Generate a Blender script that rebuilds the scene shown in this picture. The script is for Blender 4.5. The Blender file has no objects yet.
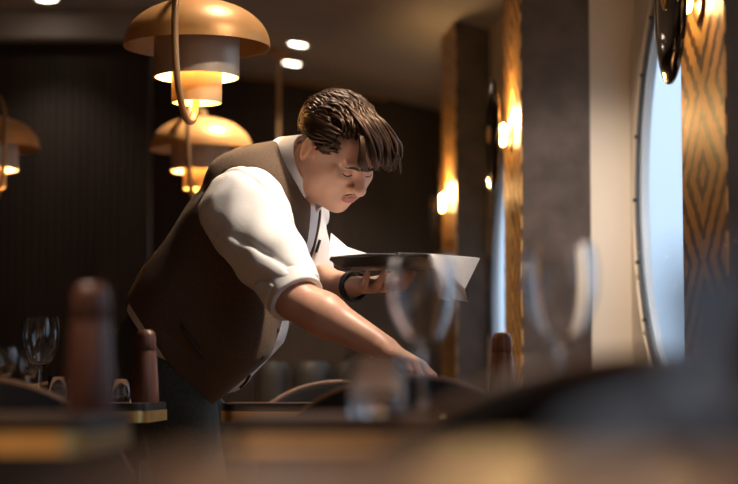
import bpy, bmesh, math, random
import numpy as np
from mathutils import Vector, Matrix

# ------------------------------------------------------------------ camera, world, exposure
W, H, F = 738, 484, 1950.0           # frame and focal length in pixels
HOR = 390.0                          # horizon row
CAMZ = 0.776
PITCH = math.atan((HOR - H / 2) / F)
sc = bpy.context.scene
COL = sc.collection
cam_d = bpy.data.cameras.new('camera')
cam = bpy.data.objects.new('camera', cam_d)
COL.objects.link(cam)
cam_d.sensor_width = 36.0
cam_d.lens = F / W * 36.0
cam_d.clip_start = 0.03
cam_d.clip_end = 200
cam.location = (0, 0, CAMZ)
cam.rotation_euler = (math.pi / 2 + PITCH, 0, 0)
cam_d.dof.use_dof = True
cam_d.dof.focus_distance = 4.45
cam_d.dof.aperture_fstop = 2.6
sc.camera = cam
sc.view_settings.view_transform = 'Standard'
sc.view_settings.look = 'None'
sc.view_settings.exposure = 1.0
sc.view_settings.gamma = 1.0
sc.view_settings.use_curve_mapping = False
sc.cycles.use_denoising = True
sc.cycles.caustics_reflective = False
sc.cycles.caustics_refractive = False
sc.cycles.max_bounces = 8
sc.cycles.transparent_max_bounces = 16
sc.cycles.sample_clamp_indirect = 4.0

world = bpy.data.worlds.new('sky')
sc.world = world
world.use_nodes = True
wb = world.node_tree.nodes['Background']
wb.inputs[0].default_value = (0.50, 0.74, 1.0, 1)
wb.inputs[1].default_value = 0.55
# overcast sky: brighter towards the zenith, dull ground below the horizon
_N, _L = world.node_tree.nodes, world.node_tree.links
_tc = _N.new('ShaderNodeTexCoord')
_sx = _N.new('ShaderNodeSeparateXYZ')
_L.new(_tc.outputs['Generated'], _sx.inputs[0])
_mr = _N.new('ShaderNodeMapRange')
_mr.inputs['From Min'].default_value = -1
_mr.inputs['From Max'].default_value = 1
_L.new(_sx.outputs['Z'], _mr.inputs['Value'])
_cr = _N.new('ShaderNodeValToRGB')
_el = _cr.color_ramp.elements
_el[0].position, _el[0].color = 0.40, (0.20, 0.24, 0.28, 1)
_el[1].position, _el[1].color = 0.49, (0.50, 0.70, 0.96, 1)
_e = _el.new(1.0)
_e.color = (1.45, 1.75, 2.1, 1)
_L.new(_mr.outputs[0], _cr.inputs[0])
_L.new(_cr.outputs[0], wb.inputs[0])


def at(px, py, Y):
    """world point on the picture ray (px, py) at world depth Y"""
    cx, cy = (px - W / 2) / F, (H / 2 - py) / F
    d = Vector((cx, math.cos(PITCH) - cy * math.sin(PITCH), math.sin(PITCH) + cy * math.cos(PITCH)))
    t = Y / d.y
    return Vector((0, 0, CAMZ)) + d * t


# ------------------------------------------------------------------ materials
def new_mat(name):
    m = bpy.data.materials.new(name)
    m.use_nodes = True
    return m, m.node_tree.nodes, m.node_tree.links, m.node_tree.nodes['Principled BSDF']


def mat(name, col, rough=0.5, metal=0.0, var=0.0, scale=8.0, stretch=(1, 1, 1), bump=0.0, bscale=None,
        spec=0.5, sheen=0.0, sss=0.0, coat=0.0, col2=None):
    m, N, L, b = new_mat(name)
    b.inputs['Base Color'].default_value = (*col, 1)
    b.inputs['Roughness'].default_value = rough
    b.inputs['Metallic'].default_value = metal
    b.inputs['Specular IOR Level'].default_value = spec
    b.inputs['Sheen Weight'].default_value = sheen
    b.inputs['Coat Weight'].default_value = coat
    if sss:
        b.inputs['Subsurface Weight'].default_value = sss
        b.inputs['Subsurface Radius'].default_value = (0.010, 0.004, 0.002)
        b.inputs['Subsurface Scale'].default_value = 0.6
    tc = N.new('ShaderNodeTexCoord')
    mp = N.new('ShaderNodeMapping')
    mp.inputs['Scale'].default_value = stretch
    L.new(tc.outputs['Object'], mp.inputs[0])
    if var or col2:
        n = N.new('ShaderNodeTexNoise')
        n.inputs['Scale'].default_value = scale
        n.inputs['Detail'].default_value = 4
        L.new(mp.outputs[0], n.inputs[0])
        r = N.new('ShaderNodeValToRGB')
        c2 = col2 or tuple(c * (1 + var) for c in col)
        c1 = col if col2 else tuple(c * (1 - var) for c in col)
        r.color_ramp.elements[0].position = 0.36
        r.color_ramp.elements[1].position = 0.64
        r.color_ramp.elements[0].color = (*c1, 1)
        r.color_ramp.elements[1].color = (*c2, 1)
        L.new(n.outputs[0], r.inputs[0])
        L.new(r.outputs[0], b.inputs['Base Color'])
    if bump:
        n2 = N.new('ShaderNodeTexNoise')
        n2.inputs['Scale'].default_value = bscale or scale
        n2.inputs['Detail'].default_value = 3
        L.new(mp.outputs[0], n2.inputs[0])
        bp = N.new('ShaderNodeBump')
        bp.inputs['Strength'].default_value = bump
        bp.inputs['Distance'].default_value = 0.01
        L.new(n2.outputs[0], bp.inputs['Height'])
        L.new(bp.outputs[0], b.inputs['Normal'])
    return m


def emit(name, col, s):
    m, N, L, b = new_mat(name)
    b.inputs['Base Color'].default_value = (*col, 1)
    b.inputs['Emission Color'].default_value = (*col, 1)
    b.inputs['Emission Strength'].default_value = s
    return m


def glass(name, tint=(1, 1, 1)):
    m, N, L, b = new_mat(name)
    b.inputs['Base Color'].default_value = (*tint, 1)
    b.inputs['Roughness'].default_value = 0.0
    b.inputs['Transmission Weight'].default_value = 1.0
    b.inputs['IOR'].default_value = 1.45
    return m


def pane_mat(name):
    m, N, L, b = new_mat(name)
    N.remove(b)
    t = N.new('ShaderNodeBsdfTransparent')
    g = N.new('ShaderNodeBsdfGlossy')
    g.inputs['Roughness'].default_value = 0.02
    f = N.new('ShaderNodeValue')
    f.outputs[0].default_value = 0.025
    mx = N.new('ShaderNodeMixShader')
    L.new(f.outputs[0], mx.inputs[0])
    L.new(t.outputs[0], mx.inputs[1])
    L.new(g.outputs[0], mx.inputs[2])
    L.new(mx.outputs[0], N['Material Output'].inputs[0])
    return m


def ikat_mat(name):
    """golden veneer with nested dark lozenges"""
    m, N, L, b = new_mat(name)
    tc = N.new('ShaderNodeTexCoord')
    sx = N.new('ShaderNodeSeparateXYZ')
    L.new(tc.outputs['Object'], sx.inputs[0])
    nz = N.new('ShaderNodeTexNoise')
    nz.inputs['Scale'].default_value = 34
    L.new(tc.outputs['Object'], nz.inputs[0])

    def M(op, a, bb=None):
        n = N.new('ShaderNodeMath')
        n.operation = op
        for i, v in enumerate((a, bb)):
            if v is None:
                continue
            if isinstance(v, (int, float)):
                n.inputs[i].default_value = v
            else:
                L.new(v, n.inputs[i])
        return n.outputs[0]
    yy = M('ADD', M('MULTIPLY', sx.outputs['Y'], 2.17), 0.5)
    zz = M('MULTIPLY', sx.outputs['Z'], 2.9)
    ay = M('ABSOLUTE', M('SUBTRACT', M('FRACT', yy), 0.5))
    az = M('ABSOLUTE', M('SUBTRACT', M('FRACT', zz), 0.5))
    d = M('ADD', M('ADD', M('MULTIPLY', ay, 1.0), M('MULTIPLY', az, 1.0)), M('MULTIPLY', nz.outputs[0], 0.10))
    w = M('SINE', M('MULTIPLY', d, 27.0))
    st = M('SINE', M('MULTIPLY', sx.outputs['Z'], 260.0))
    v = M('ADD', M('MULTIPLY', w, 0.85), M('MULTIPLY', st, 0.10))
    v = M('ADD', M('MULTIPLY', v, 0.5), 0.5)
    r = N.new('ShaderNodeValToRGB')
    r.color_ramp.elements[0].position = 0.22
    r.color_ramp.elements[1].position = 0.55
    r.color_ramp.elements[0].color = (0.10, 0.042, 0.012, 1)
    r.color_ramp.elements[1].color = (0.62, 0.34, 0.11, 1)
    L.new(v, r.inputs[0])
    L.new(r.outputs[0], b.inputs['Base Color'])
    b.inputs['Roughness'].default_value = 0.42
    b.inputs['Metallic'].default_value = 0.25
    return m


MT = dict(
    floor=mat('oak_floor', (0.30, 0.19, 0.11), 0.5, var=0.25, scale=6, stretch=(8, 0.6, 1)),
    ceil=mat('ceiling_plaster', (0.30, 0.28, 0.275), 0.8, var=0.06, scale=2),
    trim=mat('trim_wood', (0.34, 0.19, 0.08), 0.45, var=0.2, scale=6),
    dark_wall=mat('dark_wall_stain', (0.016, 0.010, 0.007), 0.62, var=0.35, scale=5, stretch=(6, 6, 0.4)),
    slat=mat('slat_stain', (0.022, 0.013, 0.009), 0.55, var=0.35, scale=5, stretch=(6, 6, 0.4)),
    cream=mat('cream_plaster', (0.66, 0.58, 0.49), 0.75, var=0.04, scale=3),
    stone=mat('brown_stone', (0.060, 0.043, 0.039), 0.5, var=0.35, scale=9, bump=0.15, bscale=30),
    gold=ikat_mat('golden_lozenge_veneer'),
    black=mat('black_lacquer', (0.010, 0.009, 0.009), 0.18, coat=0.3),
    iron=mat('black_iron', (0.015, 0.014, 0.014), 0.45),
    frame=mat('navy_frame', (0.020, 0.045, 0.085), 0.3, metal=0.3),
    frame2=mat('pale_frame', (0.45, 0.52, 0.60), 0.4),
    brass=mat('brass', (0.78, 0.52, 0.20), 0.36, metal=1.0, var=0.08, scale=14),
    copper=mat('satin_copper', (0.78, 0.40, 0.14), 0.42, metal=0.25, var=0.04, scale=10),
    greybrass=mat('satin_champagne', (0.58, 0.47, 0.36), 0.42, metal=0.25),
    innerbrass=mat('inner_shade', (0.88, 0.62, 0.32), 0.45, metal=0.2),
    tube=mat('hook_tube', (0.55, 0.33, 0.16), 0.38, metal=0.6),
    bulb=emit('warm_bulb', (1.0, 0.62, 0.24), 22.0),
    sbulb=emit('sconce_bulb', (1.0, 0.66, 0.26), 30.0),
    down=emit('downlight_lens', (1.0, 0.80, 0.60), 9.0),
    bronze=mat('bronze', (0.20, 0.11, 0.045), 0.4, metal=0.8),
    smoked=mat('smoked_disc', (0.012, 0.008, 0.006), 0.08, coat=0.5),
    top=mat('table_top_wood', (0.115, 0.066, 0.046), 0.36, var=0.25, scale=7, stretch=(1, 8, 1)),
    rim=mat('table_rim_black', (0.012, 0.010, 0.009), 0.35),
    leather=mat('dark_leather', (0.008, 0.006, 0.006), 0.6, bump=0.08, bscale=120, spec=0.12),
    piping=mat('tan_wood_rim', (0.15, 0.070, 0.034), 0.4, var=0.2, scale=12),
    walnut=mat('mill_wood', (0.100, 0.037, 0.022), 0.42, var=0.3, scale=20, stretch=(6, 6, 0.5)),
    walnut2=mat('mill_wood_red', (0.24, 0.085, 0.035), 0.42, var=0.3, scale=20, stretch=(6, 6, 0.5)),
    glass=glass('clear_glass'),
    pane=pane_mat('window_glass'),
    navy=mat('blue_grey_cloth', (0.10, 0.14, 0.22), 0.8, var=0.1, scale=60),
    linen=mat('white_linen', (0.88, 0.87, 0.88), 0.75, var=0.02, scale=40),
    skin=mat('skin', (0.70, 0.39, 0.27), 0.42, var=0.07, scale=26, sss=0.12),
    lip=mat('lip_skin', (0.46, 0.17, 0.13), 0.42),
    hair=mat('brown_hair', (0.023, 0.0108, 0.006), 0.37, var=0.5, scale=50, stretch=(1, 1, 1)),
    brow=mat('dark_brow', (0.02, 0.011, 0.007), 0.6),
    vest=mat('brown_tweed', (0.105, 0.064, 0.038), 0.9, var=0.30, scale=420, bump=0.15, bscale=420, sheen=0.06),
    lining=mat('vest_lining', (0.022, 0.016, 0.014), 0.5),
    shirt=mat('white_cotton', (0.84, 0.83, 0.83), 0.75, bump=0.12, bscale=22),
    trousers=mat('grey_green_twill', (0.050, 0.056, 0.050), 0.85, var=0.2, scale=120),
    rubber=mat('black_rubber', (0.012, 0.012, 0.013), 0.35),
    tray=mat('tray_black', (0.014, 0.013, 0.013), 0.28),
    far_cushion=mat('far_cushion', (0.022, 0.020, 0.020), 0.6),
)


MT['hair'].node_tree.nodes['Principled BSDF'].inputs['Specular Tint'].default_value = (1.0, 0.70, 0.48, 1)


# ------------------------------------------------------------------ object helpers
def link(name, me, parent=None, m=None, smooth=False):
    o = bpy.data.objects.new(name, me)
    COL.objects.link(o)
    if m is not None:
        me.materials.append(MT[m] if isinstance(m, str) else m)
    if parent is not None:
        o.parent = parent
    if smooth:
        me.polygons.foreach_set('use_smooth', [True] * len(me.polygons))
    return o


def pyd(name, vs, fs, m, parent=None, smooth=False, sharp=None):
    me = bpy.data.meshes.new(name)
    me.from_pydata([tuple(v) for v in vs], [], fs)
    me.update()
    o = link(name, me, parent, m, smooth)
    if sharp is not None and smooth:
        me.set_sharp_from_angle(angle=math.radians(sharp))
    return o


def tag(o, label=None, cat=None, group=None, kind=None):
    if label: o['label'] = label
    if cat: o['category'] = cat
    if group: o['group'] = group
    if kind: o['kind'] = kind
    return o


def empty(name, loc, rz=0.0):
    o = bpy.data.objects.new(name, None)
    COL.objects.link(o)
    o.location = loc
    o.rotation_euler = (0, 0, rz)
    o.empty_display_size = 0.05
    return o


def copy_tree(o, parent=None):
    c = o.copy()
    COL.objects.link(c)
    c.parent = parent
    for ch in list(o.children):
        copy_tree(ch, c)
    return c


def box(name, lo, hi, m, parent=None, bevel=0.0):
    bm = bmesh.new()
    bmesh.ops.create_cube(bm, size=1)
    for v in bm.verts:
        v.co = Vector([lo[i] + (v.co[i] + 0.5) * (hi[i] - lo[i]) for i in range(3)])
    if bevel:
        bmesh.ops.bevel(bm, geom=bm.edges[:], offset=bevel, segments=3, affect='EDGES', profile=0.5)
    me = bpy.data.meshes.new(name)
    bm.to_mesh(me)
    bm.free()
    return link(name, me, parent, m)


def prism(name, poly, z0, z1, m, parent=None, smooth=False, sharp=30):
    n = len(poly)
    vs = [(x, y, z0) for x, y in poly] + [(x, y, z1) for x, y in poly]
    fs = [tuple(range(n - 1, -1, -1)), tuple(range(n, 2 * n))]
    fs += [(i, (i + 1) % n, n + (i + 1) % n, n + i) for i in range(n)]
    return pyd(name, vs, fs, m, parent, smooth, sharp)


def rr(x0, x1, y0, y1, r, n=8):
    pts = []
    for cx, cy, a0 in ((x1 - r, y1 - r, 0), (x0 + r, y1 - r, 90), (x0 + r, y0 + r, 180), (x1 - r, y0 + r, 270)):
        for i in range(n + 1):
            a = math.radians(a0 + 90 * i / n)
            pts.append((cx + r * math.cos(a), cy + r * math.sin(a)))
    return pts


def lathe(name, prof, m, parent=None, seg=40, closed=False, sharp=35):
    """prof: list of (r, z); closed joins last to first (a shell)"""
    vs, fs, rings = [], [], []
    for r, z in prof:
        if r < 1e-6:
            vs.append((0, 0, z)); rings.append([len(vs) - 1])
        else:
            k = len(vs)
            vs += [(r * math.cos(2 * math.pi * i / seg), r * math.sin(2 * math.pi * i / seg), z) for i in range(seg)]
            rings.append(list(range(k, k + seg)))
    pairs = list(zip(rings, rings[1:])) + ([(rings[-1], rings[0])] if closed else [])
    for a, b in pairs:
        for i in range(seg):
            j = (i + 1) % seg
            if len(a) == 1 and len(b) == 1: continue
            if len(a) == 1: fs.append((a[0], b[j], b[i]))
            elif len(b) == 1: fs.append((a[i], a[j], b[0]))
            else: fs.append((a[i], a[j], b[j], b[i]))
    return pyd(name, vs, fs, m, parent, True, sharp)


def sweep(paths, seg=8, cap=True):
    """paths: list of (points, radii) -> verts, faces of tapered tubes"""
    vs, fs = [], []
    for pts, rad in paths:
        pts = [Vector(p) for p in pts]
        n = len(pts)
        t0 = (pts[1] - pts[0]).normalized()
        u = t0.orthogonal().normalized()
        k = len(vs)
        for i, p in enumerate(pts):
            t = (pts[min(i + 1, n - 1)] - pts[max(i - 1, 0)]).normalized()
            u = (u - t * u.dot(t)).normalized()
            v = t.cross(u)
            r = rad[i] if hasattr(rad, '__len__') else rad
            for j in range(seg):
                a = 2 * math.pi * j / seg
                vs.append(p + (u * math.cos(a) + v * math.sin(a)) * r)
        for i in range(n - 1):
            for j in range(seg):
                j2 = (j + 1) % seg
                fs.append((k + i * seg + j, k + i * seg + j2, k + (i + 1) * seg + j2, k + (i + 1) * seg + j))
        if cap:
            fs.append(tuple(k + j for j in range(seg - 1, -1, -1)))
            fs.append(tuple(k + (n - 1) * seg + j for j in range(seg)))
    return vs, fs


def tube(name, pts, rad, m, parent=None, seg=12):
    vs, fs = sweep([(pts, rad)], seg)
    return pyd(name, vs, fs, m, parent, True, 60)


def smoothpath(ctrl, n=40):
    """Catmull-Rom through control points"""
    c = [Vector(p) for p in ctrl]
    c = [c[0] * 2 - c[1]] + c + [c[-1] * 2 - c[-2]]
    out = []
    segs = len(c) - 3
    for s in range(segs):
        p0, p1, p2, p3 = c[s:s + 4]
        m = max(2, n // segs)
        for i in range(m):
            t = i / m
            out.append(0.5 * ((2 * p1) + (p2 - p0) * t + (2 * p0 - 5 * p1 + 4 * p2 - p3) * t * t + (3 * p1 - p0 - 3 * p2 + p3) * t ** 3))
    out.append(c[-2])
    return out


def lamp(name, kind, loc, power, col, parent=None, radius=0.03, **kw):
    d = bpy.data.lights.new(name, kind)
    d.energy = power
    d.color = col
    d.shadow_soft_size = radius
    for k, v in kw.items():
        setattr(d, k, v)
    o = bpy.data.objects.new(name, d)
    COL.objects.link(o)
    o.location = loc
    if parent is not None:
        o.parent = parent
    return o


# ------------------------------------------------------------------ the room shell
XL, YB, YF = -3.6, -3.2, 10.6        # left wall, wall behind the camera, far wall
NODES = [(0.44, 10.6), (0.50, 8.02), (0.665, 5.84), (0.90, 3.69), (1.25, 1.5), (1.65, -0.75), (2.1, -3.2)]


def wall_x(y):
    return float(np.interp(y, [p[1] for p in NODES][::-1], [p[0] for p in NODES][::-1]))


tag(prism('floor', [(XL - 0.2, YB - 0.2)] + [(x + 0.165, y) for x, y in NODES[::-1]] + [(XL - 0.2, YF + 0.2)], -0.1, 0.0, 'floor'), kind='structure')

prof = [(XL - 0.2, 2.52), (-1.4, 2.52), (-0.9, 2.515), (-0.71, 2.503), (-0.48, 2.479), (-0.22, 2.44), (0.1, 2.372),
        (0.36, 2.305), (0.5, 2.262), (0.8, 2.165), (1.3, 2.0), (2.6, 1.95)]


def ceil_z(x):
    return float(np.interp(x, [p[0] for p in prof], [p[1] for p in prof]))


xs = sorted(set([p[0] for p in prof] + list(np.linspace(-1.4, 1.3, 28))))
pf = [float(v) for v in np.interp(xs, [p[0] for p in prof], [p[1] for p in prof])]
vs, fs = [], []
ys = [YB - 0.2] + [y for x, y in NODES[::-1][1:-1]] + [YF + 0.2]
n = len(xs)
for y in ys:
    for dz in (0, 0.12):
        for x in xs:
            x = min(x, wall_x(y) + 0.165)
            vs.append((x, y, ceil_z(x) + dz))
for r in range(len(ys) - 1):
    a, c = r * 2 * n, (r + 1) * 2 * n
    for i in range(n - 1):
        fs += [(a + i, a + i + 1, c + i + 1, c + i), (a + n + i + 1, a + n + i, c + n + i, c + n + i + 1)]
tag(pyd('ceiling', vs, fs, 'ceil', None, True, 40), kind='structure')

tag(box('wall_left', (XL - 0.2, YB, 0), (XL, YF, 2.6), 'dark_wall'), kind='structure')
tag(box('wall_rear', (XL, YB - 0.2, 0), (2.12, YB, 2.6), 'cream'), kind='structure')
wall_back = tag(box('wall_back', (XL, YF, 0), (0.46, YF + 0.2, 2.6), 'dark_wall'), kind='structure')
XS = at(148, 50, 8.9).x              # where the left bay ends
wall_bay = tag(box('wall_bay', (XL, 8.95, 0), (XS, 9.1, 2.6), 'dark_wall'), kind='structure')


def slats(parent, x0, x1, y, zt, pitch=0.036):
    vs, fs = [], []
    x = x0
    while x < x1:
        k = len(vs)
        a, b, c, d = x + 0.004, x + pitch - 0.004, y - 0.016, y
        vs += [(a, c, 0), (b, c, 0), (b, d, 0), (a, d, 0), (a, c, zt), (b, c, zt), (b, d, zt), (a, d, zt)]
        fs += [(k, k + 1, k + 5, k + 4), (k + 1, k + 2, k + 6, k + 5), (k + 3, k, k + 4, k + 7), (k + 4, k + 5, k + 6, k + 7)]
        x += pitch
    tag(pyd('slat_cladding', vs, fs, 'slat', parent), kind='stuff')


slats(wall_back, XS - 0.3, 0.62, YF, 2.30)
slats(wall_bay, XL, XS, 8.95, at(60, 40, 8.95).z)
# head rail of the left bay: the pale bulkhead over the dark cladding
zb = at(60, 39, 8.85).z
tag(box('trim_1', (XL, 8.82, zb), (XS + 0.02, 8.95, 2.60), 'ceil', bevel=0.004), kind='structure')
# curved wooden strip where the vault meets the far wall
pts = [(x, YF - 0.02, z - 0.012) for x, z in zip(xs, pf) if XS - 0.3 < x < 0.14]
vs, fs = sweep([(pts, 0.012)], 8)
tag(pyd('trim_2', vs, fs, 'trim', None, True, 60), kind='structure')

# window wall: a curved run of bays, pilasters in front of the joints
def window_bay(idx, p0, p1, cu, cz, rad, D=0.0):
    p0, p1 = Vector((p0[0] + D, p0[1], 0)), Vector((p1[0] + D, p1[1], 0))
    L = (p1 - p0).length
    d = (p1 - p0) / L
    nrm = Vector((-d.y, d.x, 0))
    if nrm.x < 0: nrm = -nrm                      # outward
    T, ZT, K = 0.03, 2.45, 64
    P = lambda u, z, t: p0 + d * u + nrm * t + Vector((0, 0, z))
    inner, outer = [], []
    angs = sorted(set([2 * math.pi * i / K for i in range(K)] +
                      [math.atan2(z - cz, u - cu) % (2 * math.pi) for u in (0, L) for z in (0, ZT)]))
    for a in angs:
        c, s = math.cos(a), math.sin(a)
        inner.append((cu + rad * c, cz + rad * s))
        ts = []
        if c > 1e-9: ts.append((L - cu) / c)
        if c < -1e-9: ts.append(-cu / c)
        if s > 1e-9: ts.append((ZT - cz) / s)
        if s < -1e-9: ts.append(-cz / s)
        t = min(ts)
        outer.append((cu + t * c, cz + t * s))
    k = len(angs)
    vs = [P(u, z, t) for t in (0, T) for ring in (inner, outer) for u, z in ring]
    fs = []
    for i in range(k):
        j = (i + 1) % k
        fs += [(i, j, k + j, k + i), (2 * k + j, 2 * k + i, 3 * k + i, 3 * k + j), (j, i, 2 * k + i, 2 * k + j)]
    tag(pyd('wall_right' + ('' if idx == 0 else '_%d' % (idx + 1)), vs, fs, 'cream', None, True, 30), kind='structure')
    # the round window: raised surround, dark frame ring, pale inner ring, pane
    win = empty('window_%d' % (idx + 1), P(cu, cz, 0))
    win['kind'] = 'structure'
    inv = Matrix.Translation(-win.location)

    def ring(name, sect, m):
        n = len(sect)
        vv, ff = [], []
        for i in range(K):
            a = 2 * math.pi * i / K
            for dr, t in sect:
                vv.append(inv @ P(cu + (rad + dr) * math.cos(a), cz + (rad + dr) * math.sin(a), t))
        for i in range(K):
            i2 = (i + 1) % K
            for q in range(n):
                q2 = (q + 1) % n
                ff.append((i * n + q, i2 * n + q, i2 * n + q2, i * n + q2))
        return pyd(name, vv, ff, m, win, True, 35)
    ring('surround', [(0.17, 0.0), (0.165, -0.014), (0.03, -0.014), (0.025, 0.0)], 'cream')
    ring('window_frame', [(0.012, -0.010), (0.012, 0.02), (-0.022, 0.02), (-0.022, -0.010)], 'frame')
    fr = ring('inner_frame', [(-0.022, -0.004), (-0.022, 0.02), (-0.034, 0.02), (-0.034, 0.0)], 'frame2')
    for i in range(24):
        a = 2 * math.pi * i / 24
        c0 = inv @ P(cu + (rad - 0.004) * math.cos(a), cz + (rad - 0.004) * math.sin(a), -0.014)
        s = 0.005
        box('rivet', [c0[q] - s for q in range(3)], [c0[q] + s for q in range(3)], 'iron', win, 0.001)
    vv = [inv @ P(cu + (rad - 0.03) * math.cos(2 * math.pi * i / K), cz + (rad - 0.03) * math.sin(2 * math.pi * i / K), t)
          for t in (0.006, 0.010) for i in range(K)]
    ff = [tuple(range(K)), tuple(range(2 * K - 1, K - 1, -1))] + [(i, (i + 1) % K, K + (i + 1) % K, K + i) for i in range(K)]
    pyd('pane', vv, ff, 'pane', win)


for i in range(len(NODES) - 1):
    p0, p1 = NODES[i], NODES[i + 1]
    L = math.dist(p0, p1)
    if i == 1:
        window_bay(i, p0, p1, 0.64, 1.16, 0.60)
    else:
        window_bay(i, p0, p1, 0.775 if i == 2 else L / 2, 1.34, 0.725 if i == 2 else 0.80 if i > 2 else 0.65, 0.135 if i > 1 else 0.0)
    if i > 1:                                     # cream return beside each deep-set window
        tag(box('wall_return_%d' % (i - 1), (p0[0] - 0.03, p0[1] - 0.005, 0), (p0[0] + 0.165, p0[1] + 0.3, 2.45), 'cream'), kind='structure')

# pilasters: (near edge, far edge of the golden face, width of the dark face)
PIL = [((0.3606, 7.99), (0.3207, 8.45), 0.15), ((0.4596, 5.82), (0.441, 6.28), 0.205), ((0.679, 3.67), (0.671, 4.13), 0.26),
       ((1.02, 1.45), (0.98, 1.91), 0.3), ((1.42, -0.8), (1.37, -0.34), 0.3)]
DISCZ = [at(435, 203, 8.22).z, at(497, 135, 6.05).z, at(497, 135, 6.05).z, at(497, 135, 6.05).z, at(497, 135, 6.05).z]
SCL = ['lit round smoked-glass wall sconce on the farthest golden pilaster',
       'lit round smoked-glass wall sconce on the middle golden pilaster',
       'lit round smoked-glass wall sconce on the nearest golden pilaster, cut by the top edge',
       'lit round smoked-glass wall sconce on the pilaster beside the near round window',
       'lit round smoked-glass wall sconce on the pilaster behind the camera']
for i, (n0, f0, w) in enumerate(PIL):
    top = ceil_z(n0[0]) + 0.05
    body = prism('wall_pilaster_%d' % (i + 1), [n0, (n0[0] + w, n0[1]), (f0[0] + w + 0.05, f0[1]), f0], 0, top, 'stone')
    tag(body, kind='structure')
    dv = Vector((f0[0] - n0[0], f0[1] - n0[1], 0)).normalized()
    nv = Vector((-dv.y, dv.x, 0))                 # into the room
    if nv.x > 0: nv = -nv
    c = Vector(((n0[0] + f0[0]) / 2, (n0[1] + f0[1]) / 2, 0))
    hl = math.dist(n0, f0) / 2
    g = box('golden_panel', (-0.004, -hl, 0), (0.0, hl, top), 'gold', body)
    g.location = c
    g.rotation_euler = (0, 0, math.atan2(dv.y, dv.x) - math.pi / 2)
    if i > 3:
        continue
    # sconce in its own frame: local z points out of the golden face
    s = empty('wall_sconce', c + Vector((0, 0, DISCZ[i])) + nv * 0.004)
    s.rotation_euler = nv.to_track_quat('Z', 'Y').to_euler()
    tag(s, SCL[i], 'sconce', 'sconces on the pilasters')
    lathe('wall_plate', [(0, 0), (0.052, 0), (0.052, 0.008), (0.0, 0.008)], 'bronze', s, 32)
    lathe('arm', [(0.013, 0.008), (0.013, 0.062)], 'bronze', s, 16)
    lathe('bulb', [(0, 0.018), (0.030, 0.020), (0.036, 0.027), (0.030, 0.034), (0, 0.036)], 'sbulb', s, 24)
    R = 0.178
    dsc = lathe('disc', [(0, 0.047), (0.05, 0.047), (R * 0.8, 0.046), (R * 0.97, 0.042), (R, 0.044), (R, 0.048),
                   (R * 0.97, 0.051), (R * 0.75, 0.056), (0.055, 0.058), (0, 0.056)], 'smoked', s, 56)
    dsc.location = (0, 0, 0.014)
    bss = lathe('boss', [(0.0, 0.056), (0.026, 0.057), (0.028, 0.060), (0.018, 0.064), (0, 0.066)], 'brass', s, 32)
    bss.location = (0, 0, 0.014)
    lamp('sconce_light', 'POINT', (0, 0.05, 0.030), 7.0, (1.0, 0.58, 0.22), s, 0.03)

# ------------------------------------------------------------------ ceiling downlights
DL = [('small round downlight glowing at the top left of the ceiling', at(47, 3, 8.6).xy),
      ('farther of the two glowing downlights beside the hanging lamp stem', at(292, 59, 10.0).xy),
      ('nearer of the two glowing downlights beside the hanging lamp stem', at(298, 36, 9.4).xy),
      ('unseen ceiling downlight added as key light on the waiter from above the set table', (0.46, 4.0)),  # key spot added out of view to light the waiter
      ('unseen ceiling downlight added above the near left table', (-0.75, 2.0)),  # unseen, added for light on the near left
      ('unseen ceiling downlight added to brighten the very near table', (0.25, 0.35)),  # narrow spot put in to brighten the near table top
      ('unseen ceiling downlight added over the far dining chairs', (-0.2, 6.6)),  # unseen, added for light at the far end
      ('unseen ceiling downlight added as fill behind the camera, left', (-1.6, -1.6)),  # added fill from the camera side, for brass and vest
      ('unseen ceiling downlight added as fill behind the camera, right', (0.2, -1.6)),  # second added fill lamp, out of view
      ('unseen ceiling downlight added above the waiter beside the nearest pendant lamp', (-0.16, 4.75)),  # added out of view to light the lamp dome and his back
      ('unseen ceiling downlight added to brighten the cream wall past the middle pilaster', (0.62, 5.25))]  # added out of view to brighten the cream return
POW = [8, 30, 30, 64, 60, 60, 60, 190, 190, 18, 48]
for i, ((lab, xy), pw) in enumerate(zip(DL, POW)):
    z = ceil_z(xy[0])
    sl = math.atan2(ceil_z(xy[0] + 0.05) - ceil_z(xy[0] - 0.05), 0.1)
    d = empty('downlight', (xy[0], xy[1], z - 0.001))
    d.rotation_euler = (0, -sl, 0)
    tag(d, lab, 'downlight', 'ceiling downlights')
    lathe('trim_ring', [(0.045, 0.0), (0.045, -0.006), (0.058, -0.006), (0.062, 0.0)], 'frame2', d, 32, True)
    lathe('lens', [(0, -0.002), (0.046, -0.002), (0.046, 0.0), (0, 0.0)], 'down', d, 32)
    lp = lamp('spot_light', 'SPOT', (xy[0], xy[1], z - 0.03), pw, (1.0, 0.83, 0.66), None, 0.05, spot_size=math.radians(100), spot_blend=0.7)
    if i == 3:
        tgt = Vector((-0.32, 4.3, 1.2))
        lp.rotation_euler = (tgt - lp.location).to_track_quat('-Z', 'Y').to_euler()
        lp.data.spot_size = math.radians(52)
    if i == 5:
        lp.data.spot_size = math.radians(42)
    lp.parent = d
    lp.matrix_parent_inverse = (Matrix.Translation(d.location) @ d.rotation_euler.to_matrix().to_4x4()).inverted()


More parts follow.
